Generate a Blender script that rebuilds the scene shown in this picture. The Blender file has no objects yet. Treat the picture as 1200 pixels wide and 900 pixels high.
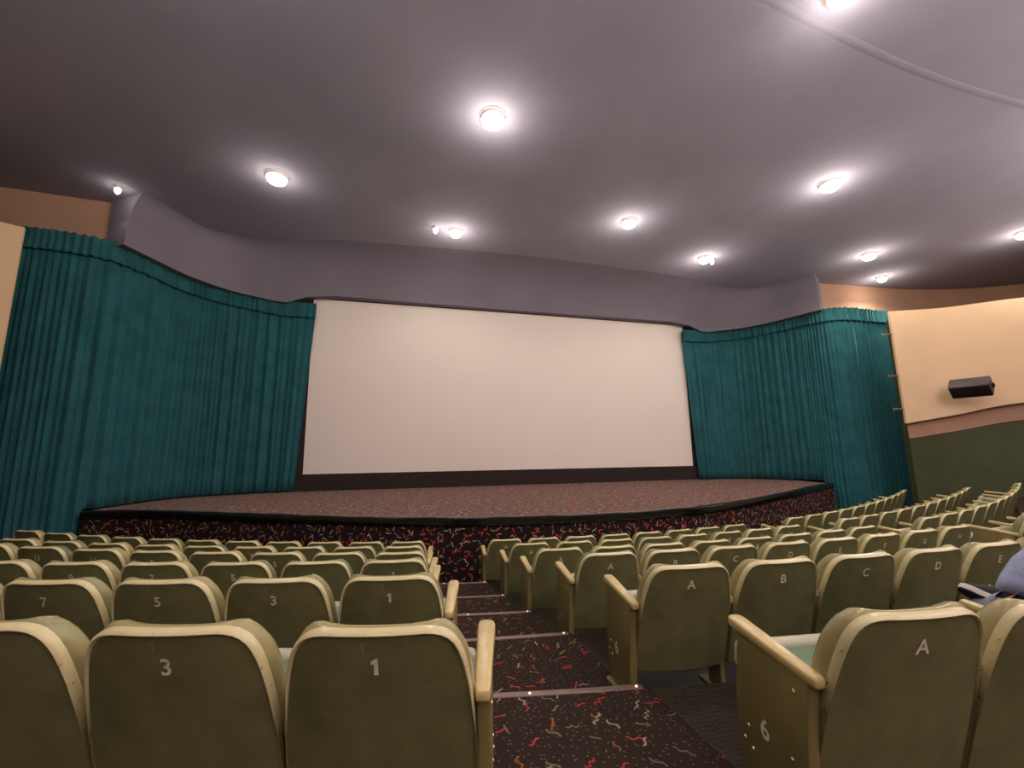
import bpy, bmesh, math, random
from mathutils import Vector, Matrix
random.seed(7)
PI = math.pi
scene = bpy.context.scene
COL = scene.collection
ZC = 1.90            # eye height above the front floor; plans below are measured from the eye
XC = 3.31            # axis of the house

# ------------------------------------------------------------------ helpers
def tag(o, label=None, cat=None, group=None, kind=None):
    if label: o['label'] = label
    if cat: o['category'] = cat
    if group: o['group'] = group
    if kind: o['kind'] = kind
    return o

def empty(name, loc=(0, 0, 0), rz=0.0):
    o = bpy.data.objects.new(name, None)
    COL.objects.link(o)
    o.location = loc
    o.rotation_euler = (0, 0, rz)
    o.empty_display_size = .1
    return o

class MB:
    """collects shapes and links them as ONE mesh object"""
    def __init__(s): s.bm = bmesh.new()
    def v(s, p): return s.bm.verts.new(p)
    def f(s, vs, mi=0):
        try:
            fa = s.bm.faces.new(vs); fa.material_index = mi
            return fa
        except ValueError:
            return None
    def box(s, c, d, rot=None, bevel=0, seg=2, taper=None):
        r = bmesh.ops.create_cube(s.bm, size=1.0)
        vs = r['verts']
        for v in vs:
            p = Vector((v.co.x*d[0], v.co.y*d[1], v.co.z*d[2]))
            if taper and v.co.z > 0: p.x *= taper[0]; p.y *= taper[1]
            v.co = p
        if bevel:
            es = list({e for v in vs for e in v.link_edges})
            bv = bmesh.ops.bevel(s.bm, geom=es, offset=bevel, segments=seg, profile=.5, affect='EDGES')
            vs = list({v for fa in bv['faces'] for v in fa.verts} | {v for v in vs if v.is_valid})
        M = Matrix.Translation(c) @ (rot.to_matrix().to_4x4() if rot is not None and hasattr(rot, 'to_matrix') else (rot if rot is not None else Matrix()))
        for v in vs: v.co = M @ v.co
        return vs
    def cyl(s, a, b, r0, r1=None, n=16, cap=True):
        a, b = Vector(a), Vector(b); r1 = r0 if r1 is None else r1
        q = (b-a).to_track_quat('Z', 'Y')
        A = [s.v(a + q @ Vector((r0*math.cos(2*PI*i/n), r0*math.sin(2*PI*i/n), 0))) for i in range(n)]
        B = [s.v(b + q @ Vector((r1*math.cos(2*PI*i/n), r1*math.sin(2*PI*i/n), 0))) for i in range(n)]
        for i in range(n): s.f((A[i], A[(i+1) % n], B[(i+1) % n], B[i]))
        if cap: s.f(A[::-1]); s.f(B)
    def lathe(s, prof, n=24, c=(0, 0, 0)):
        c = Vector(c); rings = []
        for r, z in prof:
            rings.append([s.v(c+Vector((r*math.cos(2*PI*i/n), r*math.sin(2*PI*i/n), z))) for i in range(n)])
        for a, b in zip(rings, rings[1:]):
            for i in range(n): s.f((a[i], a[(i+1) % n], b[(i+1) % n], b[i]))
        return rings
    def grid(s, rows, closed=False, mi=0):
        V = [[s.v(p) for p in r] for r in rows]
        for a, b in zip(V, V[1:]):
            n = len(a)
            for i in range(n if closed else n-1):
                s.f((a[i], a[(i+1) % n], b[(i+1) % n], b[i]), mi)
        return V
    def prism(s, pts, ax, lo, hi, bevel=0):
        """polygon in the plane across axis 'x', extruded from lo to hi"""
        mk = {'x': lambda p, t: (t, p[0], p[1]), 'z': lambda p, t: (p[0], p[1], t)}[ax]
        A = [s.v(mk(p, lo)) for p in pts]; B = [s.v(mk(p, hi)) for p in pts]
        n = len(pts); fs = []
        for i in range(n): fs.append(s.f((A[i], A[(i+1) % n], B[(i+1) % n], B[i])))
        e0 = s.f(A[::-1]); e1 = s.f(B)
        if bevel:
            es = list(e0.edges)+list(e1.edges)
            bmesh.ops.bevel(s.bm, geom=es, offset=bevel, segments=2, profile=.5, affect='EDGES')
    def mesh(s, name, smooth=True, ang=40):
        bmesh.ops.recalc_face_normals(s.bm, faces=s.bm.faces)
        if smooth:
            for fa in s.bm.faces: fa.smooth = True
            for e in s.bm.edges:
                if len(e.link_faces) == 2 and e.calc_face_angle(0) > math.radians(ang): e.smooth = False
        me = bpy.data.meshes.new(name)
        s.bm.to_mesh(me); s.bm.free()
        return me
    def build(s, name, mat, parent=None, smooth=True, ang=40, loc=None):
        me = s.mesh(name, smooth, ang)
        for m in (mat if isinstance(mat, (list, tuple)) else [mat]): me.materials.append(m)
        return link(name, me, parent, loc)

def link(name, me, parent=None, loc=None):
    o = bpy.data.objects.new(name, me); COL.objects.link(o)
    if parent: o.parent = parent
    if loc is not None: o.location = loc
    return o

def lin(c):
    return tuple(((x/255)/12.92 if x/255 <= .04045 else ((x/255+.055)/1.055)**2.4) for x in c)

# ------------------------------------------------------------------ materials
class NT:
    def __init__(s, name):
        s.m = bpy.data.materials.new(name); s.m.use_nodes = True
        s.t = s.m.node_tree; s.b = s.t.nodes['Principled BSDF']
    def n(s, ty, **k):
        x = s.t.nodes.new(ty)
        for a, b in k.items(): setattr(x, a, b)
        return x
    def l(s, a, b): s.t.links.new(a, b)
    def setv(s, sock, val):
        if hasattr(val, 'is_output') or isinstance(val, bpy.types.NodeSocket): s.l(val, sock)
        else: sock.default_value = val
    def math(s, op, a, b=0.0, c=None):
        x = s.n('ShaderNodeMath', operation=op)
        s.setv(x.inputs[0], a); s.setv(x.inputs[1], b)
        if c is not None: s.setv(x.inputs[2], c)
        return x.outputs[0]
    def mix(s, fac, a, b):
        x = s.n('ShaderNodeMix', data_type='RGBA')
        s.setv(x.inputs[0], fac)
        for sk, v in ((x.inputs[6], a), (x.inputs[7], b)):
            if isinstance(v, bpy.types.NodeSocket): s.l(v, sk)
            else: sk.default_value = (*v, 1)
        return x.outputs[2]
    def coord(s, which='Object'): return s.n('ShaderNodeTexCoord').outputs[which]
    def noise(s, vec, scale, detail=3, rough=.5):
        x = s.n('ShaderNodeTexNoise'); s.l(vec, x.inputs['Vector'])
        x.inputs['Scale'].default_value = scale; x.inputs['Detail'].default_value = detail
        x.inputs['Roughness'].default_value = rough
        return x.outputs['Fac']
    def ramp(s, fac, lo, hi):
        x = s.n('ShaderNodeMapRange'); s.l(fac, x.inputs[0])
        x.inputs[1].default_value = lo; x.inputs[2].default_value = hi
        return x.outputs[0]
    def bump(s, h, strength, dist=.01):
        x = s.n('ShaderNodeBump'); x.inputs['Strength'].default_value = strength
        x.inputs['Distance'].default_value = dist
        s.l(h, x.inputs['Height']); s.l(x.outputs[0], s.b.inputs['Normal'])
    def base(s, col, rough=.6, spec=.5, metal=0.0):
        if isinstance(col, bpy.types.NodeSocket): s.l(col, s.b.inputs['Base Color'])
        else: s.b.inputs['Base Color'].default_value = (*col, 1)
        s.setv(s.b.inputs['Roughness'], rough)
        s.b.inputs['Specular IOR Level'].default_value = spec
        s.b.inputs['Metallic'].default_value = metal

def plain(name, rgb, rough=.6, spec=.5, var=.15, scale=6, metal=0.0, bump=0.0):
    t = NT(name); c = lin(rgb)
    n = t.noise(t.coord(), scale, 4)
    t.base(t.mix(t.ramp(n, .3, .7), tuple(x*(1-var) for x in c), tuple(min(1, x*(1+var)) for x in c)), rough, spec, metal)
    if bump: t.bump(t.noise(t.coord(), scale*25, 2), bump, .004)
    return t.m

def vinyl(name, a, b, rough=.38):
    """worn vinyl: colour between a and b differs from seat to seat, with scuffs"""
    t = NT(name); co = t.coord()
    rnd = t.n('ShaderNodeObjectInfo').outputs['Random']
    n = t.noise(co, 7, 4)
    fac = t.math('ADD', t.math('MULTIPLY', t.ramp(rnd, .55, 1.0), .8), t.math('MULTIPLY', t.math('SUBTRACT', n, .5), .5))
    x = t.n('ShaderNodeClamp'); t.l(fac, x.inputs[0])
    c = t.mix(x.outputs[0], lin(a), lin(b))
    sc = t.ramp(t.noise(co, 38, 5, .7), .64, .74)
    t.base(t.mix(t.math('MULTIPLY', sc, .35), c, lin((190, 180, 140))), rough, .5)
    t.bump(t.noise(co, 60, 3), .12, .004)
    return t.m

def confetti(name, base, density, cell, bright, dots=True, sheen=.0, vertical=False):
    """dark carpet printed with coloured curly streamers and dots"""
    t = NT(name); co = t.coord()
    if vertical:
        mp = t.n('ShaderNodeMapping'); mp.inputs['Rotation'].default_value = (PI/2, 0, 0)
        t.l(co, mp.inputs[0]); co = mp.outputs[0]
    col = None
    last = base
    pal = [(222, 84, 78), (205, 190, 160), (190, 120, 60), (120, 135, 130), (215, 70, 80), (150, 150, 90)]
    for k, (sc, off) in enumerate(((1/cell, 0.0), (1.18/cell, 3.7))):
        m2 = t.n('ShaderNodeMapping'); t.l(co, m2.inputs[0])
        m2.inputs['Location'].default_value = (off, off*.7, 0)
        m2.inputs['Scale'].default_value = (sc, sc, 0.0)
        vo = t.n('ShaderNodeTexVoronoi', voronoi_dimensions='2D', feature='F1'); t.l(m2.outputs[0], vo.inputs['Vector'])
        vo.inputs['Scale'].default_value = 1.0; vo.inputs['Randomness'].default_value = .9
        df = t.n('ShaderNodeVectorMath', operation='SUBTRACT'); t.l(m2.outputs[0], df.inputs[0]); t.l(vo.outputs['Position'], df.inputs[1])
        sp = t.n('ShaderNodeSeparateColor'); t.l(vo.outputs['Color'], sp.inputs[0])
        r1, r2, r3 = sp.outputs[0], sp.outputs[1], sp.outputs[2]
        ro = t.n('ShaderNodeVectorRotate', rotation_type='Z_AXIS'); t.l(df.outputs[0], ro.inputs[0]); t.l(t.math('MULTIPLY', r1, 6.28), ro.inputs['Angle'])
        xy = t.n('ShaderNodeSeparateXYZ'); t.l(ro.outputs[0], xy.inputs[0])
        x, y = xy.outputs[0], xy.outputs[1]
        wob = t.math('MULTIPLY', t.math('SINE', t.math('MULTIPLY', x, t.math('MULTIPLY_ADD', r2, 14, 7))), t.math('MULTIPLY_ADD', r3, .07, .03))
        lin_d = t.math('ABSOLUTE', t.math('SUBTRACT', y, wob))
        on = t.math('LESS_THAN', lin_d, .042)
        on = t.math('MULTIPLY', on, t.math('LESS_THAN', t.math('ABSOLUTE', x), t.math('MULTIPLY_ADD', r2, .16, .2)))
        on = t.math('MULTIPLY', on, t.math('LESS_THAN', r3, density))
        cr = t.n('ShaderNodeValToRGB'); cr.color_ramp.interpolation = 'CONSTANT'
        el = cr.color_ramp.elements
        for i, c in enumerate(pal):
            e = el[i] if i < 2 else el.new(i/len(pal))
            e.position = i/len(pal); e.color = (*[v*bright for v in lin(c)], 1)
        t.l(t.math('FRACT', t.math('MULTIPLY', r1, 7.3)), cr.inputs[0])
        last = t.mix(on, last, cr.outputs[0])
    if dots:
        m3 = t.n('ShaderNodeMapping'); t.l(co, m3.inputs[0]); m3.inputs['Scale'].default_value = (3.6/cell, 3.6/cell, 0)
        vo = t.n('ShaderNodeTexVoronoi', voronoi_dimensions='2D'); t.l(m3.outputs[0], vo.inputs['Vector']); vo.inputs['Scale'].default_value = 1
        d = t.math('LESS_THAN', vo.outputs['Distance'], .12)
        last = t.mix(t.math('MULTIPLY', d, .75), last, tuple(v*bright for v in lin((150, 135, 112))))
    t.base(last, .95, .1)
    t.b.inputs['Sheen Weight'].default_value = sheen
    t.b.inputs['Sheen Tint'].default_value = (.9, .7, .65, 1)
    t.bump(t.noise(co, 400, 2), .3, .004)
    return t.m

M = {}
M['back'] = plain('painted_back_board', (108, 108, 68), .55, .35, .18, 9, bump=.15)
def rim_mat():
    t = NT('worn_back_edge'); co = t.coord()
    z = t.n('ShaderNodeSeparateXYZ'); t.l(co, z.inputs[0])
    n = t.noise(co, 14, 4, .7)
    f = t.math('ADD', t.ramp(z.outputs[2], .40, .55), t.math('MULTIPLY', t.math('SUBTRACT', n, .5), .7))
    cl = t.n('ShaderNodeClamp'); t.l(f, cl.inputs[0])
    c = t.mix(cl.outputs[0], lin((112, 110, 70)), lin((208, 198, 150)))
    nick = t.ramp(t.noise(co, 45, 3), .66, .70)
    t.base(t.mix(nick, c, lin((96, 82, 54))), .24, .5)
    return t.m
M['rim'] = rim_mat()
M['cushion'] = vinyl('worn_olive_vinyl', (158, 148, 102), (74, 104, 66), .24)
M['seatvinyl'] = vinyl('green_seat_vinyl', (92, 118, 88), (74, 104, 72), .36)
M['seatedge'] = plain('pale_seat_edge', (176, 174, 148), .4, .5, .1)
M['stand'] = plain('olive_painted_metal', (124, 114, 68), .42, .5, .12, 8, bump=.05)
M['arm'] = plain('cream_armrest_paint', (198, 178, 122), .3, .5, .12, 14)
M['mark'] = plain('stencil_paint', (222, 216, 196), .7, .2, .2, 60)
M['oldmark'] = plain('worn_stencil_paint', (140, 134, 102), .7, .2, .3, 60)
M['bolt'] = plain('bolt_metal', (190, 180, 140), .25, .6, .05, 6, .7)
M['carpet'] = confetti('aisle_carpet', lin((48, 37, 31)), .6, .13, .46)
M['stagecarpet'] = confetti('stage_floor_carpet', lin((74, 54, 50)), 1.0, .15, 1.25, sheen=.2)
M['stagefront'] = confetti('stage_front_carpet', lin((40, 30, 30)), .95, .13, 1.15, dots=False, vertical=True)
def mat_floor():
    t = NT('ribbed_rubber_floor'); co = t.coord()
    vo = t.n('ShaderNodeTexVoronoi'); t.l(co, vo.inputs['Vector']); vo.inputs['Scale'].default_value = 38
    vo.inputs['Randomness'].default_value = .15
    f = t.ramp(vo.outputs['Distance'], .2, .6)
    t.base(t.mix(f, lin((64, 55, 40)), lin((30, 25, 19))), .6, .3)
    t.bump(vo.outputs['Distance'], .5, .006)
    return t.m
M['floor'] = mat_floor()
M['nosing'] = plain('brushed_aluminium', (150, 130, 122), .38, .5, .12, 12, .55)
def glow(name, rgb, s):
    m = bpy.data.materials.new(name); m.use_nodes = True
    b = m.node_tree.nodes['Principled BSDF']
    b.inputs['Base Color'].default_value = (*rgb, 1)
    b.inputs['Emission Color'].default_value = (*rgb, 1); b.inputs['Emission Strength'].default_value = s
    return m
M['led'] = glow('step_light_glow', (1, .42, .26), 3.0)
M['lamp'] = glow('lamp_glow', (1, .90, .78), 22)
M['housing'] = plain('white_lamp_housing', (225, 214, 208), .4, .5, .05)
M['ceiling'] = plain('mauve_grey_ceiling_paint', (160, 157, 172), .85, .15, .06, .8, bump=.1)
M['header'] = plain('dark_fascia_paint', (124, 119, 131), .85, .15, .06, .8)  # ceiling paint in a darker tone: the fascia's shade is put into the colour
M['beige'] = plain('beige_wall_plaster', (172, 138, 114), .8, .2, .06, 1.5, bump=.1)
M['darkgreen'] = plain('dark_green_wall_paint', (68, 74, 46), .6, .3, .15, 1.2, bump=.1)
M['black'] = plain('black_wall_paint', (30, 27, 28), .85, .1, .1, 2)
M['mask'] = plain('black_masking_cloth', (52, 44, 44), .9, .1, .1, 8)
M['screen'] = plain('matt_white_screen', (232, 222, 214), .8, .2, .012, .6)
M['panel'] = plain('cream_acoustic_cloth', (226, 196, 158), .85, .15, .03, 1.5, bump=.05)
M['stageedge'] = plain('black_vinyl_nosing', (24, 20, 19), .17, .7, .2, 5)
M['speaker'] = plain('black_speaker_cabinet', (72, 62, 60), .5, .4, .08)
M['grille'] = plain('black_speaker_grille', (34, 30, 30), .8, .2, .1, 90)
def mat_curtain():
    t = NT('teal_velvet'); co = t.coord()
    n = t.noise(co, 3, 4)
    t.base(t.mix(t.ramp(n, .3, .7), lin((30, 80, 86)), lin((40, 97, 104))), .85, .2)
    t.b.inputs['Sheen Weight'].default_value = .25
    t.b.inputs['Sheen Tint'].default_value = (.3, .8, .8, 1)
    t.bump(t.noise(co, 300, 2), .2, .003)
    return t.m
M['curtain'] = mat_curtain()

# ------------------------------------------------------------------ plan of the seating
SEAT_H = .70
ROWS = [  # apex distance, radius, drop of the seat tops below the eye, left / right aisle, pitch, lift of the row ends
    (0.8381, 14.6143, 0.4737, 0.9939, 1.10, 0.5311, 0.1505),
    (1.8788, 17.1890, 0.5795, 0.9661, 1.05, 0.5295, 0.0437),
    (2.8837, 21.4767, 0.7306, 1.0140, 1.00, 0.5134, 0.1355),
    (3.7611, 18.8977, 0.8776, 0.9132, .838, 0.5258, 0.1813),
    (4.7375, 21.1126, 1.0138, 0.8901, .7455, 0.5202, 0.1935),
    (5.7489, 18.8522, 1.1530, 0.7711, .8973, 0.5312, 0.1656)]
def arc(k, u, off=0.0):
    """point on row k (0 = nearest) at arc length u from the axis, pushed off metres to the front"""
    if k < 0: a, R, h, _, _, _, lf = ROWS[0]; a -= .95; R = 14.6; h -= .135
    else: a, R, h, _, _, _, lf = ROWS[k]
    th = u/R
    return (XC+(R-off)*math.sin(th), a+R-(R-off)*math.cos(th), ZC-h+lf*(u/8)**2, th)
def u_of(k, blk, i):
    _, _, _, aL, aR, P, _ = ROWS[k]
    if blk == 'M': return (i-3.5)*P
    if blk == 'L': return -(4*P+aL)-(i+.5)*P
    return (4*P+aR)+(i+.5)*P

# ------------------------------------------------------------------ the room
def struct(o): o['kind'] = 'structure'; return o
def poly_wall(pts, z0, z1, n_up=1):
    """vertical strip over a plan polyline; z0/z1 numbers or per-point lists"""
    m = MB()
    rows = []
    for j in range(n_up+1):
        r = []
        for i, p in enumerate(pts):
            a = z0[i] if isinstance(z0, (list, tuple)) else z0
            b = z1[i] if isinstance(z1, (list, tuple)) else z1
            r.append((p[0], p[1], ZC+a+(b-a)*j/n_up))
        rows.append(r)
    m.grid(rows)
    return m
def smooth_path(pts, n=8):
    """Catmull-Rom through plan points"""
    P = [Vector(p) for p in pts]; P = [P[0]*2-P[1]]+P+[P[-1]*2-P[-2]]
    out = []
    for i in range(1, len(P)-2):
        for j in range(n):
            t = j/n
            out.append(.5*((2*P[i])+(-P[i-1]+P[i+1])*t+(2*P[i-1]-5*P[i]+4*P[i+1]-P[i+2])*t*t+(-P[i-1]+3*P[i]-3*P[i+1]+P[i+2])*t**3))
    out.append(P[-2])
    return out
def mir(p): return (2*XC-p[0], p[1])
HC = 5.00     # ceiling above the eye

m = MB(); m.box((4, 3, ZC+HC+.1), (46, 26, .2)); struct(m.build('ceiling', M['ceiling'], smooth=False))
# shallow joint crossing the ceiling
m = MB()
sp = smooth_path([(2.8, 3.05), (4.43, 3.26), (6.62, 3.46), (8.83, 3.49), (12, 3.35)])
m.grid([[(p.x, p.y-.05, ZC+HC) for p in sp], [(p.x, p.y-.04, ZC+HC-.0015) for p in sp], [(p.x, p.y+.04, ZC+HC-.0015) for p in sp], [(p.x, p.y+.05, ZC+HC) for p in sp]])
struct(m.build('trim_1', M['ceiling']))

# terraces: one platform per row, its front edge just behind the seats of the next row
def strip(m, k, us, z_lift=0.0, riser=True, back_off=.10, front_off=.10):
    A, B, C_ = [], [], []
    for u in us:
        p = arc(k, u, back_off); q = arc(k+1, u, front_off) if k < 5 else None
        zf = p[2]-SEAT_H+z_lift
        A.append((p[0], p[1], zf)); B.append((q[0], q[1], zf)); C_.append((q[0], q[1], q[2]-SEAT_H+z_lift))
    m.grid([A, B]+([C_] if riser else []))
m = MB()
us = [-11.5+.5*i for i in range(53)]
for k in range(-1, 5): strip(m, k, us)
# last platform and the flat front floor
A = [arc(5, u, .10) for u in us]
m.grid([[(p[0], p[1], p[2]-SEAT_H) for p in A], [(q[0], q[1], p[2]-SEAT_H) for p, q in ((arc(5, u, .10), arc(5, u, .62)) for u in us)],
        [(q[0], q[1], -.02) for q in (arc(5, u, .64) for u in us)]])
m.grid([[(-14, 5.5, -.02), (22, 5.5, -.02)], [(-14, 13, -.02), (22, 13, -.02)]])
# behind the nearest rows: the terrace the picture is taken from, and a cross aisle
A = [arc(-1, u, .10) for u in us]
m.grid([[(p[0], -8.0, p[2]-SEAT_H+.4) for p in A], [(p[0], p[1]-1.0, p[2]-SEAT_H+.06) for p in A], [(p[0], p[1], p[2]-SEAT_H+.06) for p in A], [(p[0], p[1], p[2]-SEAT_H) for p in A]])
m.grid([[(-16, -8, -.3), (24, -8, -.3)], [(-16, 6, -.3), (24, 6, -.3)]])
struct(m.build('floor', M['floor'], smooth=False))

def aisle(x0, x1, name):
    m = MB()
    def at(k, x, off):     # point of the row curve over plan x
        lo, hi = -12.0, 12.0
        for _ in range(40):
            md = (lo+hi)/2
            if arc(k, md, off)[0] < x: lo = md
            else: hi = md
        return arc(k, lo, off)
    xs = [x0+(x1-x0)*i/6 for i in range(7)]
    rows = []
    z0 = [at(-1, x, .10) for x in xs]
    rows.append([(x, p[1]-.3, p[2]-SEAT_H+.012) for x, p in zip(xs, z0)])
    for k in range(-1, 5):
        a = [at(k, x, .10) for x in xs]; b = [at(k+1, x, .10) for x in xs]
        rows.append([(x, p[1]+.012, p[2]-SEAT_H+.012) for x, p in zip(xs, a)])
        rows.append([(x, q[1]+.012, p[2]-SEAT_H+.012) for x, p, q in zip(xs, a, b)])
    a = [at(5, x, .10) for x in xs]; b = [at(5, x, .64) for x in xs]
    rows.append([(x, p[1]+.012, p[2]-SEAT_H+.012) for x, p in zip(xs, a)])
    rows.append([(x, p[1]+.012, q[2]-SEAT_H+.012) for x, p, q in zip(xs, b, b)])
    rows.append([(x, p[1]+.012, -.008) for x, p in zip(xs, b)])
    rows.append([(x, p[1]+1.2, -.008) for x, p in zip(xs, b)])
    m.grid(rows)
    struct(m.build(name, M['carpet'], smooth=False))
    return at
at = aisle(.23, 1.24, 'floor.001')
aisle(5.48, 6.30, 'floor.002')

# metal edge strips on the aisle steps, each with its little lights
STEPS = ['nearest', 'second nearest', 'third nearest', 'fourth nearest', 'farthest']
for k in range(-1, 5):
    x0, x1 = (.25, 1.21) if k >= 0 else (1.27, 3.4)
    n = 10
    xs = [x0+(x1-x0)*i/n for i in range(n+1)]
    P = [(x, at(k+1, x, .10)[1]+.014, at(k, x, .10)[2]-SEAT_H+.013) for x in xs]
    if k < 0: P = [(p[0], p[1], p[2]-.0) for p in P]
    m = MB()
    m.grid([[(p[0], p[1]-.034, p[2]+.001) for p in P], [(p[0], p[1]-.032, p[2]+.006) for p in P], [(p[0], p[1]+.004, p[2]+.006) for p in P], [(p[0], p[1]+.010, p[2]+.002) for p in P], [(p[0], p[1]+.010, p[2]-.03) for p in P], [(p[0], p[1]+.006, p[2]-.03) for p in P]])
    o = m.build('step_nosing', M['nosing'])
    if k < 0: tag(o, 'dark metal edge strip with red lights behind the nearest seats lettered A and B', 'step edge', 'metal step edge strips')
    else: tag(o, 'metal edge strip with tiny lights across the %s aisle step' % STEPS[k], 'step edge', 'metal step edge strips')
    for fx in ((.18, .42, .97) if k >= 0 else (.12, .36, .62)):
        x = x0+(x1-x0)*fx; q = at(k+1, x, .10); z = at(k, x, .10)[2]-SEAT_H+.013
        b = MB(); b.lathe([(.0065, 0), (.006, .003), (.0035, .005), (0.0005, .0055)], 8, (x, q[1]-.002, z+.006))
        tag(b.build('step_light', M['led'], o), 'tiny glowing red step light')

# walls
SIDE = [(12.5, 8.02), (13.5, 7.5), (14.3, 6.70), (16.2, 4.9), (17.4, 2.0), (17.4, -7.95)]
DADO = [.27, .46, .67, 1.0, 1.3, 1.6]
BACKW = [(12.15, 9.62), (13.5, 9.52), (15.9, 9.30), (18.1, 8.5), (20.0, 6.8), (21.0, 2), (21.0, -7.95)]
for side, fx in (('right', lambda p: p), ('left', lambda p: (mir(p)[0]+(.05 if p[1] > 6 else 0), p[1]))):
    s = smooth_path([fx(p) for p in SIDE], 5)
    n = len(s)
    dz = [a+(b-a)*j/5 for a, b in zip(DADO, DADO[1:]) for j in range(5)]+[DADO[-1]]
    m = MB()
    zz = lambda z: [z]*n
    rows = [[(p.x, p.y, -.3) for p in s], [(p.x, p.y, ZC+d) for p, d in zip(s, dz)]]
    m.grid(rows, mi=0)
    m.grid([[(p.x, p.y, ZC+d) for p, d in zip(s, dz)], [(p.x, p.y, ZC+3.38) for p in s]], mi=1)
    # thickness: the free edge by the curtain and the top
    nb = []
    for i, p in enumerate(s):
        d = (s[min(i+1, n-1)]-s[max(i-1, 0)]).normalized(); nrm = Vector((-d.y, d.x))
        if nrm.y < 0 and i < n-3: nrm = -nrm
        if i >= n-8: nrm = Vector((1 if side == 'right' else -1, 0))
        nb.append(p+nrm*.2)
    m.grid([[(p.x, p.y, ZC+3.38) for p in s], [(p.x, p.y, ZC+3.38) for p in nb]], mi=1)
    m.grid([[(s[0].x, s[0].y, -.3), (nb[0].x, nb[0].y, -.3)], [(s[0].x, s[0].y, ZC+3.38), (nb[0].x, nb[0].y, ZC+3.38)]], mi=0)
    struct(m.build('wall_'+side, [M['darkgreen'], M['beige']], smooth=False))
    # cap moulding along the top of the green part
    m = MB()
    nf = []
    for i, p in enumerate(s):
        d = (s[min(i+1, n-1)]-s[max(i-1, 0)]).normalized(); nrm = Vector((d.y, -d.x))
        c = Vector((XC, 0))-p
        if nrm.dot(c) < 0: nrm = -nrm
        nf.append(nrm)
    m.grid([[(p.x+q.x*.03, p.y+q.y*.03, ZC+d-.02) for p, d, q in zip(s, dz, nf)], [(p.x+q.x*.03, p.y+q.y*.03, ZC+d+.02) for p, d, q in zip(s, dz, nf)], [(p.x, p.y, ZC+d+.02) for p, d in zip(s, dz)]])
    struct(m.build('trim_2' if side == 'right' else 'trim_3', M['beige']))
    w = smooth_path([fx(p) for p in BACKW], 6)
    struct(poly_wall(w, -2.2, HC).build('wall_'+side+'_outer', M['beige']))
    # the big curved cream panel hung in front of the wall
    i0 = 0
    seg = s[i0:int(3.0*5)]
    sd = dz[i0:i0+len(seg)]; nf2 = nf[i0:]
    m = MB()
    seg = [seg[0]+(seg[0]-seg[1]).normalized()*.10]+list(seg); sd = [sd[0]-.015]+sd; nf2 = [nf2[0]]+nf2
    f0 = [(p+q*.16, d+.375) for p, d, q in zip(seg, sd, nf2)]
    f1 = [(p+q*.08, d+.375) for p, d, q in zip(seg, sd, nf2)]
    loop = []
    m.grid([[(p.x, p.y, ZC+d) for p, d in f1], [(p.x, p.y, ZC+d) for p, d in f0], [(p.x, p.y, ZC+3.55) for p, d in f0], [(p.x, p.y, ZC+3.55) for p, d in f1], [(p.x, p.y, ZC+d) for p, d in f1]])
    for e in (0, -1):
        m.grid([[(f1[e][0].x, f1[e][0].y, ZC+f1[e][1]), (f0[e][0].x, f0[e][0].y, ZC+f0[e][1])], [(f1[e][0].x, f1[e][0].y, ZC+3.55), (f0[e][0].x, f0[e][0].y, ZC+3.55)]])
    pn = m.build('acoustic_panel', M['panel'], ang=50)
    tag(pn, 'curved cream wall panel behind the black speaker' if side == 'right' else 'cream wall panel cut off at the left edge, beside the teal curtain', 'wall panel')
    for z in ((1.0, 1.85, 2.95) if side == 'right' else ()):
        b = MB(); p, q = seg[0], nf2[0]; d = (seg[0]-seg[1]).normalized()
        c = p+q*.12+d*.10
        b.box((c.x, c.y, ZC+z), (.24, .035, .03), Matrix.Rotation(math.atan2(d.y, d.x), 4, 'Z'), .006)
        b.cyl((c.x+d.x*.11, c.y+d.y*.11, ZC+z-.04), (c.x+d.x*.11, c.y+d.y*.11, ZC+z+.04), .016, n=8)
        tag(b.build('bracket', M['stand'], pn), 'small metal bracket on the panel edge')
m = MB(); m.box((XC, 12.3, ZC+1.2), (34, .2, 7.4)); struct(m.build('wall_front', M['black'], smooth=False))
m = MB(); m.box((XC, -8.0, ZC+1.2), (44, .2, 7.4)); struct(m.build('wall_rear', M['beige'], smooth=False))

# stage plan (offset from axis, distance)
STAGE = [(0, 6.64), (1.7, 6.78), (2.45, 6.94), (3.7, 7.38), (5.0, 7.95), (5.9, 8.38), (7.0, 8.92), (7.8, 9.24), (8.22, 9.40)]
full = [(-8.52, 9.33)]+[(-a, b) for a, b in STAGE[-2:0:-1]]+STAGE
sp = [Vector((XC+p.x, p.y)) for p in smooth_path(full, 6)]
def stage_z(y): return ZC-1.0+(y-6.64)*.030
st = empty('stage', (XC, 9.0, -.02)); st_o = Vector((XC, 9.0, -.02))
tag(st, 'low curved stage with confetti carpet and shiny black edge below the screen', 'stage')
m = MB()
m.grid([[(p.x-XC, p.y-9, stage_z(p.y)+.02) for p in sp], [(p.x-XC, 12.0-9, stage_z(12.0)+.02) for p in sp]])
m.build('stage_floor', M['stagecarpet'], st)
m = MB()
m.grid([[(p.x-XC, p.y-9, 0.0) for p in sp], [(p.x-XC, p.y-9, stage_z(p.y)-.0) for p in sp]])
for e in (0, -1):
    m.grid([[(sp[e].x-XC, sp[e].y-9, 0), (sp[e].x-XC, 3.0, 0)], [(sp[e].x-XC, sp[e].y-9, stage_z(sp[e].y)+.02), (sp[e].x-XC, 3.0, stage_z(12)+.02)]])
m.build('stage_front', M['stagefront'], st)
m = MB()
def off(i, d):
    t = (sp[min(i+1, len(sp)-1)]-sp[max(i-1, 0)]).normalized()
    return Vector((sp[i].x+t.y*d, sp[i].y-t.x*d))
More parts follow.
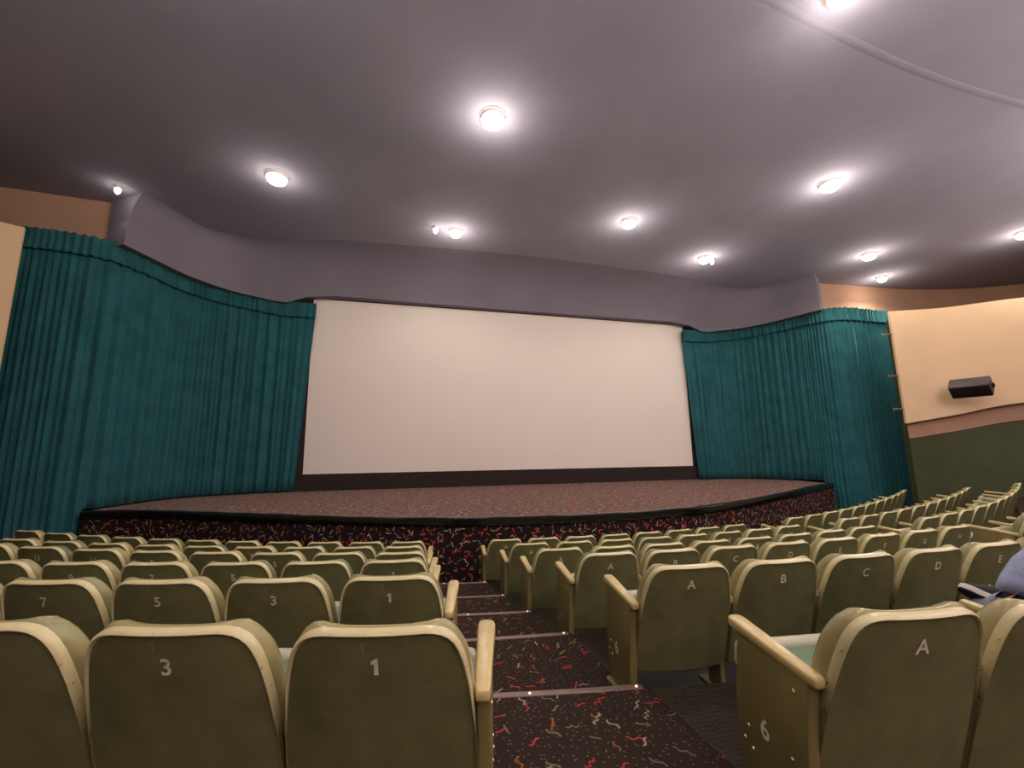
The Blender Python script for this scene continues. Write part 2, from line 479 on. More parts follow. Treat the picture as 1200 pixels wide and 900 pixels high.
prof = [(-.09, .022), (-.01, .026), (.024, .020), (.034, .010), (.034, -.10), (.028, -.108), (0.0, -.108)]
m.grid([[(off(i, d).x-XC, off(i, d).y-9, stage_z(sp[i].y)+z+.02+.004*math.sin(i*1.7)*(1 if z > 0 else 0)) for i in range(len(sp))] for d, z in prof])
m.build('stage_edge', M['stageedge'], st)

# screen
sc = empty('projection_screen', (XC, 11.67, ZC-.88))
tag(sc, 'wide white cinema screen with black borders above the stage', 'screen')
def sx(p): return (p[0]-XC, p[1]-11.67, p[2]-(ZC-.88))
m = MB()
W0, W1, Z0, Z1 = -2.19, 8.88, ZC-.44, ZC+4.04
m.grid([[sx((W0+(W1-W0)*i/24, 11.67+.12*math.cos(PI*(i/24-.5))*0, Z0+(Z1-Z0)*j)) for i in range(25)] for j in (0, .5, 1)])
m.grid([[sx((W0, 11.70, Z0)), sx((W1, 11.70, Z0))], [sx((W0, 11.70, Z1)), sx((W1, 11.70, Z1))]])
m.build('screen_surface', M['screen'], sc)
m = MB()
for (a, b, c, d) in ((W0-.9, W0, Z0-.4, Z1+.5), (W1, W1+.9, Z0-.4, Z1+.5), (W0, W1, Z0-.42, Z0), (W0, W1, Z1, Z1+.5)):
    m.box(sx(((a+b)/2, 11.68, (c+d)/2)), (b-a, .05, d-c))
m.build('screen_border', M['mask'], sc, smooth=False)

# fascia over the curtains
CURT = [(5.66, 11.52), (6.6, 11.45), (7.5, 11.15), (8.1, 10.55), (8.42, 9.85), (8.68, 9.35), (9.15, 9.14), (9.9, 9.10), (10.9, 9.14)]
HEAD = [(0, 11.45), (5.6, 11.36), (6.6, 11.25), (7.3, 11.0), (7.85, 10.45), (8.17, 9.8), (8.42, 9.25)]
hp = smooth_path([(XC-a, b) for a, b in HEAD[:0:-1]]+[(XC+a, b) for a, b in HEAD], 6)
m = MB()
def hz(p):
    a = abs(p.x-XC)
    return (4.06 if a < 5.4 else 4.06-.28*min(1, (a-5.4)/.6))+(.22*max(0, min(1, (a-6.2)/2.2)))
cen = Vector((XC, 4.0))
rows = []
hw_ = lambda p: 1-.75*max(0, min(1, (abs(p.x-XC)-5.6)/2.2))
for t, o_ in ((0, 0), (.2, .05), (.4, .16), (.6, .36), (.76, .62), (.88, .95), (.96, 1.3), (1, 1.75)):
    rows.append([(p.x+(cen-p).normalized().x*o_*hw_(p), p.y+(cen-p).normalized().y*o_*hw_(p), ZC+hz(p)+(HC+.02-hz(p))*t) for p in hp])
m.grid(rows)
m.grid([[(p.x, p.y, ZC+hz(p)) for p in hp], [(p.x-(cen-p).normalized().x*.5, p.y-(cen-p).normalized().y*.5, ZC+hz(p)) for p in hp]])
for e in (0, -1):
    p = hp[e]; q = (cen-p).normalized()
    m.grid([[(rows[j][e]) for j in range(8)], [(p.x-q.x*.5, p.y-q.y*.5, ZC+hz(p)+(HC-hz(p))*t) for t in (0, .2, .4, .6, .76, .88, .96, 1)]])
struct(m.build('trim_4', M['header'], ang=80))

# curtains
def curtain(side):
    sg = 1 if side == 'right' else -1
    pts = smooth_path([(XC+sg*a, b) for a, b in CURT], 40)
    # resample
    L = [0]
    for a, b in zip(pts, pts[1:]): L.append(L[-1]+(b-a).length)
    N = int(L[-1]/.028)
    rs = random.Random(3 if side == 'right' else 11)
    path = []; j = 0
    for i in range(N+1):
        d = L[-1]*i/N
        while j < len(L)-2 and L[j+1] < d: j += 1
        t = (d-L[j])/max(1e-6, L[j+1]-L[j]); path.append((pts[j].lerp(pts[j+1], t), d))
    nr = []; CF = Vector(((path[6][0]-path[0][0]).y, -(path[6][0]-path[0][0]).x)).dot(Vector((0, -1)))*sg < 0
    for i in range(N+1):
        t = (path[min(i+2, N)][0]-path[max(i-2, 0)][0]).normalized(); n_ = Vector((t.y, -t.x))*sg
        nr.append(-n_ if CF else n_)
    ph = [rs.uniform(0, 6.28) for _ in range(8)]
    wl = .20 if side == 'right' else .27
    def fold(d, z):
        w = d+.05*math.sin(d*1.9+ph[0])+.03*math.sin(d*4.3+ph[1]+z*.3)
        amp = .6+.4*math.sin(d*2.3+ph[2])
        a = math.sin(2*PI*w/wl+ph[3]); a = math.copysign(abs(a)**.8, a)
        return (.045*amp)*a+.022*math.sin(2*PI*w/(wl*.43)+ph[4]+z*.25)+.03*math.sin(d*3.1+ph[5])
    obj = empty('stage_curtain', (XC+sg*7.9, 10.4, -.02)); o0 = Vector((XC+sg*7.9, 10.4, -.02))
    tag(obj, 'long teal curtain with gathered top hanging %s of the screen' % side, 'curtain')
    rows = []
    K = 18
    for k in range(K+1):
        r = []
        for (p, d), n_ in zip(path, nr):
            dx = abs(p.x-XC)
            inner = d < .9
            if dx > (8.44 if sg > 0 else 8.60): zb = .03
            else: zb = stage_z(p.y)+.035
            zt = ZC+3.78+.22*max(0, min(1, (dx-6.2)/2.2))
            z = zt+(zb-zt)*k/K
            g = .55+.45*min(1, k/6)
            fo = fold(d, k/K*4)*g
            q = p+n_*fo
            q.x -= sg*.26*(1-k/K)*math.exp(-d/.45)
            r.append((q.x-o0.x, q.y-o0.y, z-o0.z))
        rows.append(r)
    m = MB(); m.grid(rows)
    dr = m.build('drape', M['curtain'], obj)
    so = dr.modifiers.new('thickness', 'SOLIDIFY'); so.thickness = .006
    rows = []
    for k, (z, g) in enumerate(((3.80, .3), (3.84, 1.0), (3.80, .5), (3.74, .9), (3.62, 1.0), (3.50, 1.1), (3.46, .7))):
        r = []
        for (p, d), n_ in zip(path, nr):
            fo = .016*g*math.sin(2*PI*d/.105+1.3*math.sin(d*5)+ph[6])+.06+.5*fold(d, 0)+.012*math.sin(k*1.4)
            if k == 0: fo -= .05
            q = p+n_*fo
            q.x -= sg*.26*math.exp(-d/.45)
            zz_ = .22*max(0, min(1, (abs(p.x-XC)-6.2)/2.2))+ZC+z+.012*math.sin(2*PI*d/.13+k)*(1 if k in (1, 6) else .3)
            r.append((q.x-o0.x, q.y-o0.y, zz_-o0.z))
        rows.append(r)
    m = MB(); m.grid(rows)
    hd = m.build('gathered_heading', M['curtain'], obj)
    so = hd.modifiers.new('thickness', 'SOLIDIFY'); so.thickness = .005
curtain('left'); curtain('right')

# ------------------------------------------------------------------ ceiling lamps
LAMPS = [(x*1.087, y*1.087, s_, l_) for x, y, s_, l_ in [(-2.05, 7.28, 1.0, 'left of the screen centre, above the left curtain edge'), (1.15, 5.17, 1.0, 'high up nearest the top middle'),
         (1.06, 8.36, .8, 'above the left half of the screen'), (4.39, 7.17, .9, 'above the middle of the screen'),
         (7.02, 8.23, .8, 'above the right end of the screen'), (7.18, 5.20, 1.0, 'high up on the right'),
         (10.77, 7.15, .9, 'above the right curtain'), (12.55, 8.1, .7, 'against the beige wall above the cream panel'),
         (12.99, 5.54, .9, 'at the right edge, above the cream panel'), (4.24, 2.66, 1.0, 'at the top edge, right of centre')]]
def lamp(x, y, s, label, power, group='round ceiling lamps', small=False):
    o = empty('ceiling_lamp' if not small else 'small_spotlight', (x, y, ZC+HC))
    r = .18*s
    m = MB(); m.lathe([(0.02, 0), (r*1.15, 0), (r*1.15, -.012), (r*1.0, -.024), (r*.98, -.05), (r*.94, -.055), (r*.9, -.03)], 28)
    m.build('housing', M['housing'], o)
    m = MB(); m.lathe([(r*.93, -.035), (r*.93, -.07), (r*.84, -.11), (r*.6, -.14), (r*.3, -.155), (.002, -.16)], 28)
    m.build('lamp_lens', M['lamp'], o)
    tag(o, label, 'ceiling lamp', group)
    for kind, en in (('POINT', power*.22), ('SPOT', power*.95)):
        ld = bpy.data.lights.new('lamp_light', kind); ld.energy = en; ld.color = (1, .87, .76); ld.shadow_soft_size = .08
        if kind == 'SPOT': ld.spot_size = math.radians(172); ld.spot_blend = .5
        lo = bpy.data.objects.new('lamp_light', ld); COL.objects.link(lo); lo.parent = o; lo.location = (0, 0, -.40)
    return o
PW = 95
for x, y, s, lab in LAMPS:
    lamp(x, y, s, 'glowing round ceiling lamp '+lab, PW*s*(.42 if x < -1 else 1.25 if x > 6 else 1.1))
for x, y, lab in ((.70, 9.03, 'small bright spotlight beside the lamp above the left half of the screen'), (7.87, 8.95, 'small bright spotlight beside the lamp above the right end of the screen'), (-5.15, 8.95, 'small bright spotlight by the beige wall above the left curtain')):
    lamp(x, y, .28, lab, 3, 'small ceiling spotlights', True)
# the rest of the lamp grid, over and behind the place the picture is taken from
for x, y, up in ((-2.1, 2.7, 1.0), (10.6, 2.7, 1.4), (1.1, .4, 1.5), (7.2, .4, 1.5), (-4.9, .4, .35), (4.2, -2.0, .9), (-2.1, -2.0, .9), (10.6, -2.0, .9), (1.1, -4.5, .9), (7.2, -4.5, .8)):
    ld = bpy.data.lights.new('rear_lamp_light', 'POINT'); ld.energy = PW*up; ld.color = (1, .87, .76); ld.shadow_soft_size = .12
    lo = bpy.data.objects.new('rear_lamp_light', ld); COL.objects.link(lo); lo.location = (x, y, ZC+HC-.34)

# added fill spots out of view, aimed up to brighten ceiling and upper walls
for x, y, up in ((-6.5, -5.5, 1500), (15.5, -5.5, 4000), (3.0, -7.0, 4200), (9.5, -7.0, 4800), (15.8, 1.0, 1300)):
    ld = bpy.data.lights.new('wall_uplighter', 'SPOT'); ld.energy = up; ld.color = (1, .86, .80); ld.shadow_soft_size = .3; ld.spot_size = math.radians(130); ld.spot_blend = .6
    lo = bpy.data.objects.new('wall_uplighter', ld); COL.objects.link(lo); lo.location = (x, y, ZC+2.6)
    d = Vector((3.3-x, 3.0-y, 22.0)); lo.rotation_euler = d.to_track_quat('-Z', 'Y').to_euler()

# ------------------------------------------------------------------ wall speaker
sk = empty('wall_speaker', (13.22, 7.30, ZC+1.24), math.radians(-24))
sk.scale = (.86, .86, .86)
tag(sk, 'black loudspeaker tilted down on the right cream wall panel', 'speaker')
T = Matrix.Translation((0, -.46, .20)) @ Matrix.Rotation(math.radians(-50), 4, 'Z') @ Matrix.Rotation(math.radians(46), 4, 'X')
m = MB(); m.box((0, 0, 0), (.80, .36, .40), None, .015, 2)
for v in m.bm.verts: v.co = T @ v.co
m.build('cabinet', M['speaker'], sk)
m = MB(); m.box((0, -.185, -.01), (.76, .02, .36), None, .006, 2)
for v in m.bm.verts: v.co = T @ v.co
m.build('grille', M['grille'], sk)
m = MB()
m.box((0, -.02, .18), (.22, .03, .3), None, .006); m.cyl((0, -.02, .18), (0, -.36, .20), .03)
n0 = set(m.bm.verts)
m.box((.415, 0, 0), (.03, .16, .06), None, .006); m.cyl((.40, 0, 0), (.45, 0, 0), .05)
for v in m.bm.verts:
    if v not in n0: v.co = T @ v.co
m.build('bracket', M['grille'], sk)

# ------------------------------------------------------------------ one seat, part by part
REC = .30
CR, SR = math.cos(REC), math.sin(REC)
def bk(x, s, n):
    """x across, s down the back from its top, n to the front"""
    n2 = n+.022*(x/.24)**2
    return (x, s*SR+n2*CR, SEAT_H-s*CR+n2*SR)
HW = [(.575, .256), (.47, .257), (.38, .256), (.30, .253), (.23, .248), (.17, .242), (.12, .234), (.085, .226), (.058, .216), (.038, .205), (.022, .191), (.010, .173), (.003, .152), (0, .128)]
def outline(bottom=.575):
    L = [(-w, s) for s, w in HW if s <= bottom+1e-6]
    return L
def ladder(m, L, nfun, cols=8, flip=False):
    rows = []
    for x, s in L:
        rows.append([bk(x+(-2*x)*c/cols, s, nfun(x+(-2*x)*c/cols, s)) for c in range(cols+1)])
    m.grid(rows)
def off_out(L, d):
    out = []
    for i, (x, s) in enumerate(L):
        a = L[max(i-1, 0)]; b = L[min(i+1, len(L)-1)]
        if i == len(L)-1: t = (1, 0)
        else: t = (b[0]-a[0], b[1]-a[1])
        l = math.hypot(*t); nx, ns = t[1]/l, -t[0]/l      # outward (left / up)
        out.append((x+nx*d, s+ns*d))
    return out
def full_loop(L, lift=0.0, drop=0.0):
    def sh(x, s): return s-lift*math.exp(-((abs(x)-.175)/.04)**2)*math.exp(-(s/.08)**2)+drop*math.exp(-(max(s, 0)/.10)**2)
    left = [(x, sh(x, s)) for x, s in L]
    top = [(-L[-1][0]*(2*i/6-1), 0) for i in range(1, 6)]
    tp = [(x, sh(x, L[-1][1])) for x, _ in top]
    return left+tp+[(-x, s) for x, s in left[::-1]]
L0 = outline()
m = MB(); ladder(m, off_out(L0, -.002)[:8]+off_out(L0, -.0105)[8:], lambda x, s: .0025)
ME_back = m.mesh('back_panel')
m = MB()
loops = []
def off_rim(L, d):      # the edge is broad along the top and dies away down the sides
    a = off_out(L, d)
    return [(p[0]+(q[0]-p[0])*min(1, max(.25, 1.25-q[1]*2.6)), p[1]+(q[1]-p[1])*min(1, max(.25, 1.25-q[1]*2.6))) for p, q in zip(L, a)]
for d, n in ((-.0115, .003), (-.0095, -.001), (-.004, -.0035), (.001, .001), (.002, .011), (0.0, .024), (-.01, .026)):
    loops.append([bk(x, s, n) for x, s in full_loop(off_rim(L0, d))])
m.grid(loops)
ME_rim = m.mesh('back_rim', ang=60)
L1 = outline(.47)
m = MB()
loops = []
for d, n, lf, dr in ((-.004, .022, 0, 0), (.002, .032, .008, .004), (.004, .046, .014, .013), (.003, .066, .017, .026), (-.005, .084, .014, .038), (-.025, .094, .006, .044), (-.055, .095, 0, .042)):
    loops.append([bk(x, s, n) for x, s in full_loop(off_out(L1, d), lf, dr)])
m.grid(loops)
Lf = [(x, s+.042*math.exp(-(max(s, 0)/.10)**2)) for x, s in off_out(L1, -.055)]
ladder(m, Lf, lambda x, s: .095-.012*(1-(x/.2)**2))
bt = [bk(x, s, .02) for x, s in (L1[0], (-L1[0][0], L1[0][1]))]
m.grid([[bt[0], bt[1]], [bk(-.18, L1[0][1], .095), bk(.18, L1[0][1], .095)]])
bmesh.ops.remove_doubles(m.bm, verts=m.bm.verts, dist=.0004)
ME_cush = m.mesh('back_cushion', ang=60)
TILT = Matrix.Rotation(math.radians(7), 4, 'X')
def seat_box(c, d, bv, seg=3, crown=0.0):
    m = MB(); m.box((0, 0, 0), d, None, bv, seg)
    if crown:
        bmesh.ops.subdivide_edges(m.bm, edges=[e for e in m.bm.edges if e.calc_length() > .15], cuts=3, use_grid_fill=True)
        for v in m.bm.verts:
            if v.co.z > 0: v.co.z += crown*(1-(2*v.co.x/d[0])**2)*(1-(2*v.co.y/d[1])**2)
    for v in m.bm.verts: v.co = Matrix.Translation(c) @ TILT @ v.co
    return m
m = seat_box((0, .345, .355), (.455, .36, .085), .028, 3, .018); ME_seat = m.mesh('seat_cushion', ang=60)
m = seat_box((0, .552, .385), (.465, .062, .105), .026, 3); ME_edge = m.mesh('seat_edge', ang=60)
m = seat_box((0, .355, .302), (.44, .40, .022), .008, 2); ME_pan = m.mesh('seat_pan', ang=60)
def stand_mesh(x):
    m = MB()
    m.prism([(.235, .34), (.22, 0.012), (.34, .012), (.32, .16), (.38, .28), (.38, .325), (.26, .37)], 'x', x-.014, x+.014, .004)
    m.box((x, .29, .006), (.075, .22, .012), None, .003)
    return m.mesh('stand')
ME_stand = stand_mesh(-.266)
def end_mesh(x):
    m = MB()
    pts = [(.12, .495), (.15, .30), (.175, .02), (.45, .02), (.465, .12), (.478, .25), (.475, .34), (.455, .42), (.445, .525)]
    m.prism(pts, 'x', x-.019, x+.019, .006)
    m.box((x, .31, .010), (.085, .30, .02), None, .004)
    return m.mesh('end_panel', ang=30)
def arm_mesh(x, w=1.0):
    m = MB()
    pr = [(.10, .014), (.104, .019), (.118, .0225), (.30, .027), (.44, .031), (.470, .0305), (.484, .026), (.490, .016)]
    loops = []
    for dz, sc_ in ((0, .82), (.004, 1.0), (.022, 1.0), (.029, .9), (.031, .72)):
        lp = [(x-ww*w*sc_, y, .0) for y, ww in pr]+[(x+ww*w*sc_, y, .0) for y, ww in pr[::-1]]
        loops.append([(p[0], .29+(p[1]-.29)*(1-(1-sc_)*.08), .485+(p[1]-.10)*.105+dz) for p in lp])
    V = m.grid(loops, closed=True)
    m.f(V[0][::-1]); m.f(V[-1])
    return m.mesh('armrest', ang=50)
ME_end = {'l': end_mesh(-.275), 'r': end_mesh(.275)}
ME_arm = {'l': arm_mesh(-.272), 'r': arm_mesh(.272)}
ME_midarm = arm_mesh(-.266, .72)
for me, k in ((ME_back, 'back'), (ME_rim, 'rim'), (ME_cush, 'cushion'), (ME_seat, 'seatvinyl'), (ME_edge, 'seatedge'), (ME_pan, 'stand'), (ME_stand, 'stand'),
              (ME_end['l'], 'stand'), (ME_end['r'], 'stand'), (ME_arm['l'], 'arm'), (ME_arm['r'], 'arm'), (ME_midarm, 'arm')):
    me.materials.append(M[k])
BOLTS = [(.185, .44), (.42, .22), (.445, .17), (.405, .155), (.22, .235), (.335, .115), (.345, .06), (.20, .07)]
ME_bolt = {}
for sd, x, nx in (('l', -.294, -1), ('r', .294, 1)):
    ME_bolt[sd] = []
    for y, z in BOLTS:
        m = MB(); m.cyl((x, y, z), (x+nx*.004, y, z), .0085, .006, 10); me = m.mesh('bolt'); me.materials.append(M['bolt']); ME_bolt[sd].append(me)

_txt = {}
def glyph(ch):
    """flat letter outline as (verts, faces), centred, cap height 1"""
    if ch in _txt: return _txt[ch]
    if ch == '1':
        _txt[ch] = ([(-.04, 0), (.2, 0), (.2, 1), (.05, 1), (-.2, .82), (-.2, .62), (-.04, .70)], [(0, 1, 2, 3, 4, 5, 6)]); return _txt[ch]
    cu = bpy.data.curves.new('t', 'FONT'); cu.body = ch; cu.align_x = 'CENTER'; cu.offset = .018; cu.resolution_u = 4
    o = bpy.data.objects.new('t', cu); COL.objects.link(o)
    dg = bpy.context.evaluated_depsgraph_get(); dg.update()
    me = bpy.data.meshes.new_from_object(o.evaluated_get(dg))
    vs = [tuple(v.co) for v in me.vertices]; fs = [tuple(p.vertices) for p in me.polygons]
    bpy.data.objects.remove(o); bpy.data.meshes.remove(me); bpy.data.curves.remove(cu)
    h = max(v[1] for v in vs); x0 = (max(v[0] for v in vs)+min(v[0] for v in vs))/2
    _txt[ch] = ([((v[0]-x0)/h, v[1]/h) for v in vs], fs)
    return _txt[ch]
_gm = {}
def back_glyph(ch, size, s0, x0=0.0, mat='mark'):
    key = (ch, size, s0, x0, mat)
    if key not in _gm:
        vs, fs = glyph(ch); me = bpy.data.meshes.new('painted_mark')
        me.from_pydata([bk(x0+x*size, s0-y*size, -.0008) for x, y in vs], [], fs); me.materials.append(M[mat]); _gm[key] = me
    return _gm[key]
def side_glyph(ch, size, y0, z0, sd):
    vs, fs = glyph(ch); me = bpy.data.meshes.new('row_number')
    if sd == 'l': P = [(-.2952, y0-x*size, z0+y*size) for x, y in vs]
    else: P = [(.2952, y0+x*size, z0+y*size) for x, y in vs]
    me.from_pydata(P, [], fs); me.materials.append(M['mark']); return me

# the first seat and its parts; every other seat is a copy
proto = empty('cinema_seat')
PARTS = [link('back_panel', ME_back, proto), link('back_rim', ME_rim, proto), link('back_cushion', ME_cush, proto), link('seat_cushion', ME_seat, proto),
         link('seat_edge', ME_edge, proto), link('seat_pan', ME_pan, proto), link('stand', ME_stand, proto)]
first = [True]
def place_seat(loc, rz, label, group, stand=True):
    if first[0]:
        r = proto; first[0] = False; kids = PARTS
    else:
        r = proto.copy(); COL.objects.link(r)
        for c in PARTS:
            if c.name.split('.')[0] == 'stand' and not stand: continue
            d = c.copy(); COL.objects.link(d); d.parent = r
    r.location = loc; r.rotation_euler = (0, 0, rz)
    tag(r, label, 'seat', group)
    return r
ORD = ['first', 'second', 'third', 'fourth', 'fifth', 'sixth', 'seventh', 'eighth', 'ninth', 'tenth', 'eleventh', 'twelfth']
ROWN = ['nearest row', 'second nearest row', 'third nearest row', 'fourth nearest row', 'second row from the stage', 'front row by the stage']
COUNT = {'L': [4, 6, 8, 9, 10, 11], 'M': [8, 8, 8, 8, 8, 8], 'R': [0, 3, 8, 11, 11, 11]}
for k in range(6):
    for blk in 'LMR':
        n = COUNT[blk][k]
        for i in range(n):
            x, y, zt, th = arc(k, u_of(k, blk, i))
            mark = None
            if blk == 'L' and k < 5: mark = str(2*i+1)
            if blk == 'M': mark = 'ABCDEFGH'[i]
            if blk == 'L':
                lab = 'olive cinema seat %s, %s left of the aisle, %s' % ('marked '+mark if mark and k < 4 else 'with cream edge', ORD[i], ROWN[k])
            elif blk == 'M':
                lab = 'olive cinema seat lettered %s, %s right of the aisle, %s' % (mark, ORD[i], ROWN[k])
            else:
                lab = 'olive cinema seat, %s in the far right block, %s' % (ORD[i], ROWN[k])
            grp = {'L': 'cinema seats left of the aisle', 'M': 'cinema seats right of the aisle', 'R': 'cinema seats in the far right block'}[blk]
            # the end seat of a row has a panel with an armrest in place of the plain stand
            left_end = (blk in 'MR' and i == 0)
            right_end = (blk == 'L' and i == 0) or (blk == 'M' and i == 7)
            r = place_seat((x, y, zt-SEAT_H), th, lab, grp, stand=not left_end)
            r.scale = (ROWS[k][5]/.5311, 1, 1)
            for flag, sd in ((left_end, 'l'), (right_end, 'r')):
                if not flag: continue
                ep = link('end_panel', ME_end[sd], r); link('armrest', ME_arm[sd], r)
                if (blk, sd) in (('M', 'l'), ('L', 'r')) and k < 3:
                    for me in ME_bolt[sd][:(8 if k == 0 else 4)]: link('bolt', me, ep)
                if blk == 'M' and sd == 'l' and k < 3:
                    link('row_number', side_glyph('661'[k], .062 if k < 2 else .05, .335, (.225, .19, .17)[k], 'l'), ep)
            if blk in 'MR' and i > 0: link('armrest', ME_midarm, r)
            if mark:
                link('painted_mark', back_glyph(mark, .046, .115, .0), r)
                if blk == 'L' and k < 2: link('old_mark', back_glyph(mark, .024, .048, -.03, 'oldmark'), r)

# ------------------------------------------------------------------ the visitor sitting at the right edge
def skin(name, V, E_, mat, parent=None, sub=2, root=0):
    me = bpy.data.meshes.new(name)
    me.from_pydata([v[:3] for v in V], E_, [])
    o = bpy.data.objects.new(name, me); COL.objects.link(o)
    sk_ = o.modifiers.new('skin', 'SKIN')
    for i, v in enumerate(V):
        d = me.skin_vertices[0].data[i]
        d.radius = (v[3], v[4] if len(v) > 4 else v[3]); d.use_root = (i == root)
    ss = o.modifiers.new('sub', 'SUBSURF'); ss.levels = ss.render_levels = sub
    dg = bpy.context.evaluated_depsgraph_get(); dg.update()
    nm = bpy.data.meshes.new_from_object(o.evaluated_get(dg)); nm.name = name
    bpy.data.objects.remove(o); bpy.data.meshes.remove(me)
    nm.materials.clear(); nm.materials.append(mat)
    for p in nm.polygons: p.use_smooth = True
    return link(name, nm, parent)
M['skin'] = plain('skin', (196, 146, 116), .5, .4, .06, 12)
M['jeans'] = plain('grey_blue_denim', (150, 158, 186), .9, .15, .14, 30, bump=.2)
M['jumper'] = plain('dark_knit', (52, 56, 66), .9, .1, .1, 30, bump=.2)
M['hair'] = plain('dark_brown_hair', (46, 34, 26), .5, .4, .2, 40)
M['shoe'] = plain('black_shoe_canvas', (26, 24, 26), .6, .3, .15, 30)
M['sole'] = plain('white_shoe_rubber', (214, 200, 196), .5, .4, .04, 20)
M['eye'] = plain('eye_white', (232, 228, 220), .2, .5, .02)
M['iris'] = plain('dark_iris', (40, 28, 20), .2, .5, .02)
px_, py_, pz_, pth = arc(0, u_of(0, 'M', 2))
SH = [(-.20, .17, 1.03), (.20, .17, 1.03)]
# one continuous body: pelvis, spine, neck, head, arms with five fingers, legs
V = [(0, .27, .545, .13, .11), (0, .22, .70, .125, .10), (0, .18, .88, .14, .105), (0, .165, 1.02, .11, .085), (0, .185, 1.10, .052), (0, .205, 1.165, .062), (0, .215, 1.235, .078, .092), (0, .205, 1.30, .066, .08)]
Ed = [(0, 1), (1, 2), (2, 3), (3, 4), (4, 5), (5, 6), (6, 7)]
def add(vs, root):
    b = len(V)
    for i, v in enumerate(vs): V.append(v); Ed.append((root if i == 0 else b+i-1, b+i))
    return len(V)-1
add([(0, .285, 1.215, .016), (0, .305, 1.205, .011)], 6)          # nose
add([(-.085, .20, 1.225, .014), (-.094, .19, 1.235, .010)], 6); add([(.085, .20, 1.225, .014), (.094, .19, 1.235, .010)], 6)   # ears
def hand(wrist, palm, fdir, side):
    """five fingers from the palm vertex index"""
    p = Vector(V[palm][:3]); f = Vector(fdir).normalized(); sd = Vector(side).normalized(); dn = f.cross(sd).normalized()
    if dn.z > 0: dn = -dn
    for j, (o_, l) in enumerate(((-.03, .070), (-.01, .080), (.011, .075), (.031, .058))):
        a = p+f*.035+sd*o_
        add([(*(a+f*l*.35+dn*.004), .009), (*(a+f*l*.7+dn*.018), .0085), (*(a+f*l*.9+dn*.036), .0075)], palm)
    a = p-f*.01-sd*.03
    add([(*(a-sd*.02+f*.02), .011), (*(a-sd*.03+f*.05+dn*.012), .009)], palm)
for sx_, el, wr, pm, fd, side in ((-1, (-.17, .22, .78), (.10, .30, .735), (.155, .33, .73), (.9, .4, -.2), (.4, -.9, 0)), (1, (.29, .24, .78), (.30, .44, .80), (.315, .50, .785), (.15, .9, -.35), (-1, .15, 0))):
    sh_ = add([(sx_*.12, .165, 1.03, .07), (sx_*.195, .17, 1.01, .058)], 3)
    w_ = add([(*el, .042), (*wr, .026), (*pm, .036, .020)], sh_)
    hand(wr, w_, fd, side)
LEG = {'l': [(-.07, .30, .53, .085), (.03, .62, .44, .058), (-.02, .64, .28, .052), (-.09, .62, .12, .038), (-.10, .64, .05, .035), (-.10, .76, .035, .03)],
       'r': [(.11, .30, .55, .085), (.36, .50, .71, .062), (.22, .50, .67, .056), (.07, .495, .60, .036), (.02, .475, .555, .024), (.01, .585, .545, .016)]}
for k_ in 'lr': add(LEG[k_], 0)
pb = skin('person', V, Ed, M['skin'])
pb.location = (px_, py_, pz_-SEAT_H); pb.rotation_euler = (0, 0, pth)
tag(pb, 'person in grey blue jeans sitting with one black shoe crossed over, at the right edge', 'person')
# clothes follow the same joints
g = 1.0
J = [(0, .26, .60, .150, .128), (0, .27, .545, .155, .13)]; Je = [(0, 1)]
def addj(vs, root):
    b = len(J)
    for i, v in enumerate(vs): J.append(v); Je.append((root if i == 0 else b+i-1, b+i))
addj([(x, y, z, r+.018) for x, y, z, r in LEG['l'][:4]], 1); addj([(x, y, z, r+.022) for x, y, z, r in LEG['r'][:4]]+[(.03, .485, .572, .062), (.0, .475, .545, .060)], 1)
skin('jeans', J, Je, M['jeans'], pb, root=1)
J = [(0, .265, .58, .150, .125), (0, .22, .70, .142, .118), (0, .18, .88, .158, .122), (0, .165, 1.02, .122, .10), (0, .175, 1.065, .088)]; Je = [(0, 1), (1, 2), (2, 3), (3, 4)]
for sx_, el, wr in ((-1, (-.17, .22, .78), (.08, .295, .74)), (1, (.29, .24, .78), (.30, .42, .80))):
    addj([(sx_*.12, .165, 1.03, .098), (sx_*.197, .17, 1.01, .084), (*el, .056), (*wr, .040)], 3)
skin('jumper', J, Je, M['jumper'], pb)
skin('hair', [(0, .18, 1.285, .088, .098), (0, .15, 1.25, .082, .08), (0, .14, 1.19, .06, .05)], [(0, 1), (1, 2)], M['hair'], pb)
for sx_ in (-1, 1):
    m = MB(); bmesh.ops.create_uvsphere(m.bm, u_segments=12, v_segments=8, radius=.0125, matrix=Matrix.Translation((sx_*.031, .284, 1.238)))
    e_ = m.build('eye', M['eye'], pb)
    m = MB(); bmesh.ops.create_uvsphere(m.bm, u_segments=10, v_segments=6, radius=.0065, matrix=Matrix.Translation((sx_*.031, .2915, 1.238)))
    m.build('iris', M['iris'], e_)
m = MB(); m.box((0, .297, 1.172), (.046, .012, .012), None, .005)
m.build('mouth', plain('lips', (168, 98, 88), .5, .4, .05), pb)
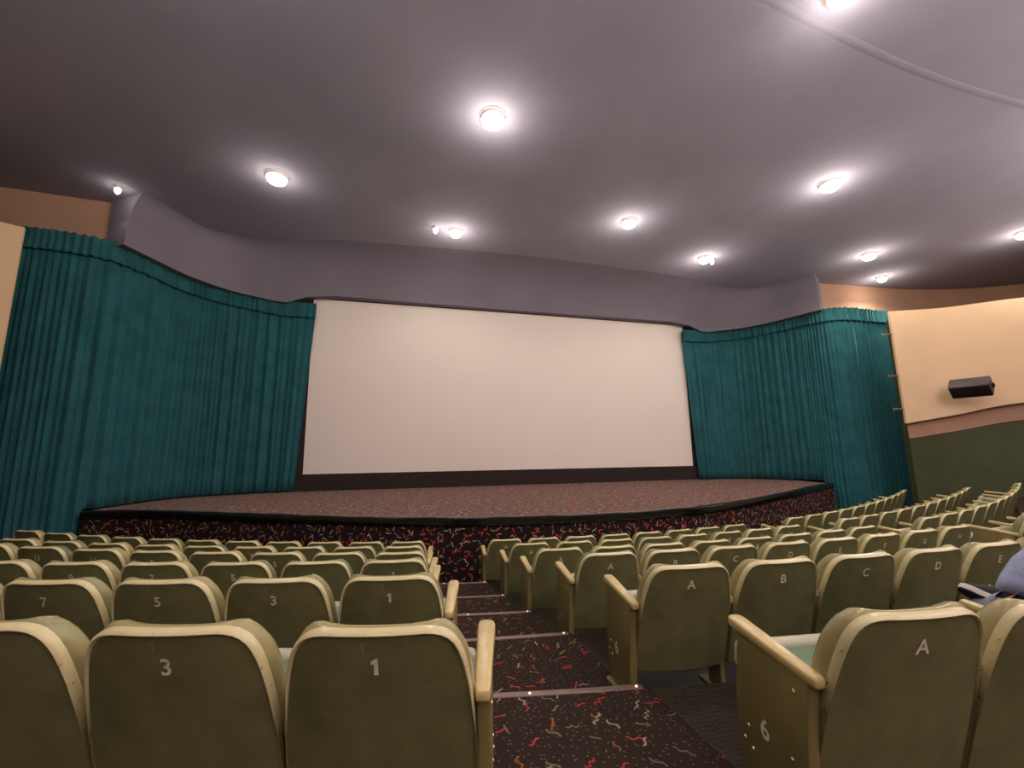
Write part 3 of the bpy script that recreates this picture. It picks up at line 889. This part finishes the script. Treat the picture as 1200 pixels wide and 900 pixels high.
def shoe(heel, toe, up, parent):
    """shoe with a white rim: heel/toe points on the sole, up = away from the sole"""
    h, t_ = Vector(heel), Vector(toe); f = (t_-h); L_ = f.length; f.normalize(); u = (Vector(up)-f*Vector(up).dot(f)).normalized(); r = f.cross(u)
    prof = [(-.02, .024), (.0, .034), (.06, .036), (.12, .038), (.18, .046), (.23, .042), (.26, .030), (.278, .012)]
    hts = [.055, .085, .105, .095, .068, .052, .044, .034]
    P_ = lambda a, b, c: h+f*a*L_/.26+r*b+u*c
    m = MB(); rows = []
    for (a, w_), ht in zip(prof, hts):
        rows.append([P_(a, w_*math.cos(q), .02+max(0, (ht-.02)*math.sin(q))*(1 if True else 0)) for q in [PI*i/10 for i in range(11)]])
    V_ = m.grid(rows); m.f(V_[0]); m.f(V_[-1][::-1])
    s_ = m.build('shoe', M['shoe'], parent, ang=60)
    out = [(a, w_) for a, w_ in prof]+[(a, -w_) for a, w_ in prof[::-1]]
    m = MB()
    lp = [[P_(a+(.004 if a > .1 else -.004), w_*sc_, c) for a, w_ in out] for c, sc_ in ((.006, 1.06), (.012, 1.10), (.026, 1.10), (.030, 1.03))]
    V_ = m.grid(lp, closed=True); m.f(V_[-1]); m.f(V_[0][::-1])
    m.build('midsole', M['sole'], s_, ang=50)
    m = MB()
    lp = [[P_(a, w_*sc_, c) for a, w_ in out] for c, sc_ in ((0, 1.0), (.006, 1.05))]
    V_ = m.grid(lp, closed=True); m.f(V_[-1]); m.f(V_[0][::-1])
    m.build('outsole', M['shoe'], s_)
    m = MB()
    for i in range(4):
        a = .11+.022*i; z = .105-.0155*i
        m.cyl(P_(a, -.022, z), P_(a+.008, .022, z), .0035, n=6)
    m.build('laces', M['sole'], s_)
shoe((-.10, .585, .0), (-.10, .84, .0), (0, 0, 1), pb)
shoe((-.045, .455, .49), (-.008, .655, .515), (.75, -.15, .8), pb)

# ------------------------------------------------------------------ world and camera
w = bpy.data.worlds.new('World'); scene.world = w; w.use_nodes = True
w.node_tree.nodes['Background'].inputs[0].default_value = (.0, .0, .0, 1)
yaw, pit, rol = .261, .16, .012
A = Vector((math.cos(yaw), -math.sin(yaw), 0)); F0 = Vector((math.sin(yaw), math.cos(yaw), 0)); Zv = Vector((0, 0, 1))
F = math.cos(pit)*F0+math.sin(pit)*Zv; U = -math.sin(pit)*F0+math.cos(pit)*Zv
Rv = math.cos(rol)*A-math.sin(rol)*U; Uv = math.sin(rol)*A+math.cos(rol)*U
cd = bpy.data.cameras.new('camera'); cam = bpy.data.objects.new('camera', cd); COL.objects.link(cam)
cd.sensor_width = 36; cd.lens = 36*505/1200; cd.clip_start = .05
mx = Matrix((( Rv.x, Uv.x, -F.x, 0), (Rv.y, Uv.y, -F.y, 0), (Rv.z, Uv.z, -F.z, ZC), (0, 0, 0, 1)))
cam.matrix_world = mx
scene.camera = cam
vs_ = scene.view_settings
vs_.view_transform = 'Standard'; vs_.look = 'None'; vs_.gamma = 1; vs_.use_curve_mapping = False
vs_.exposure = 0.0
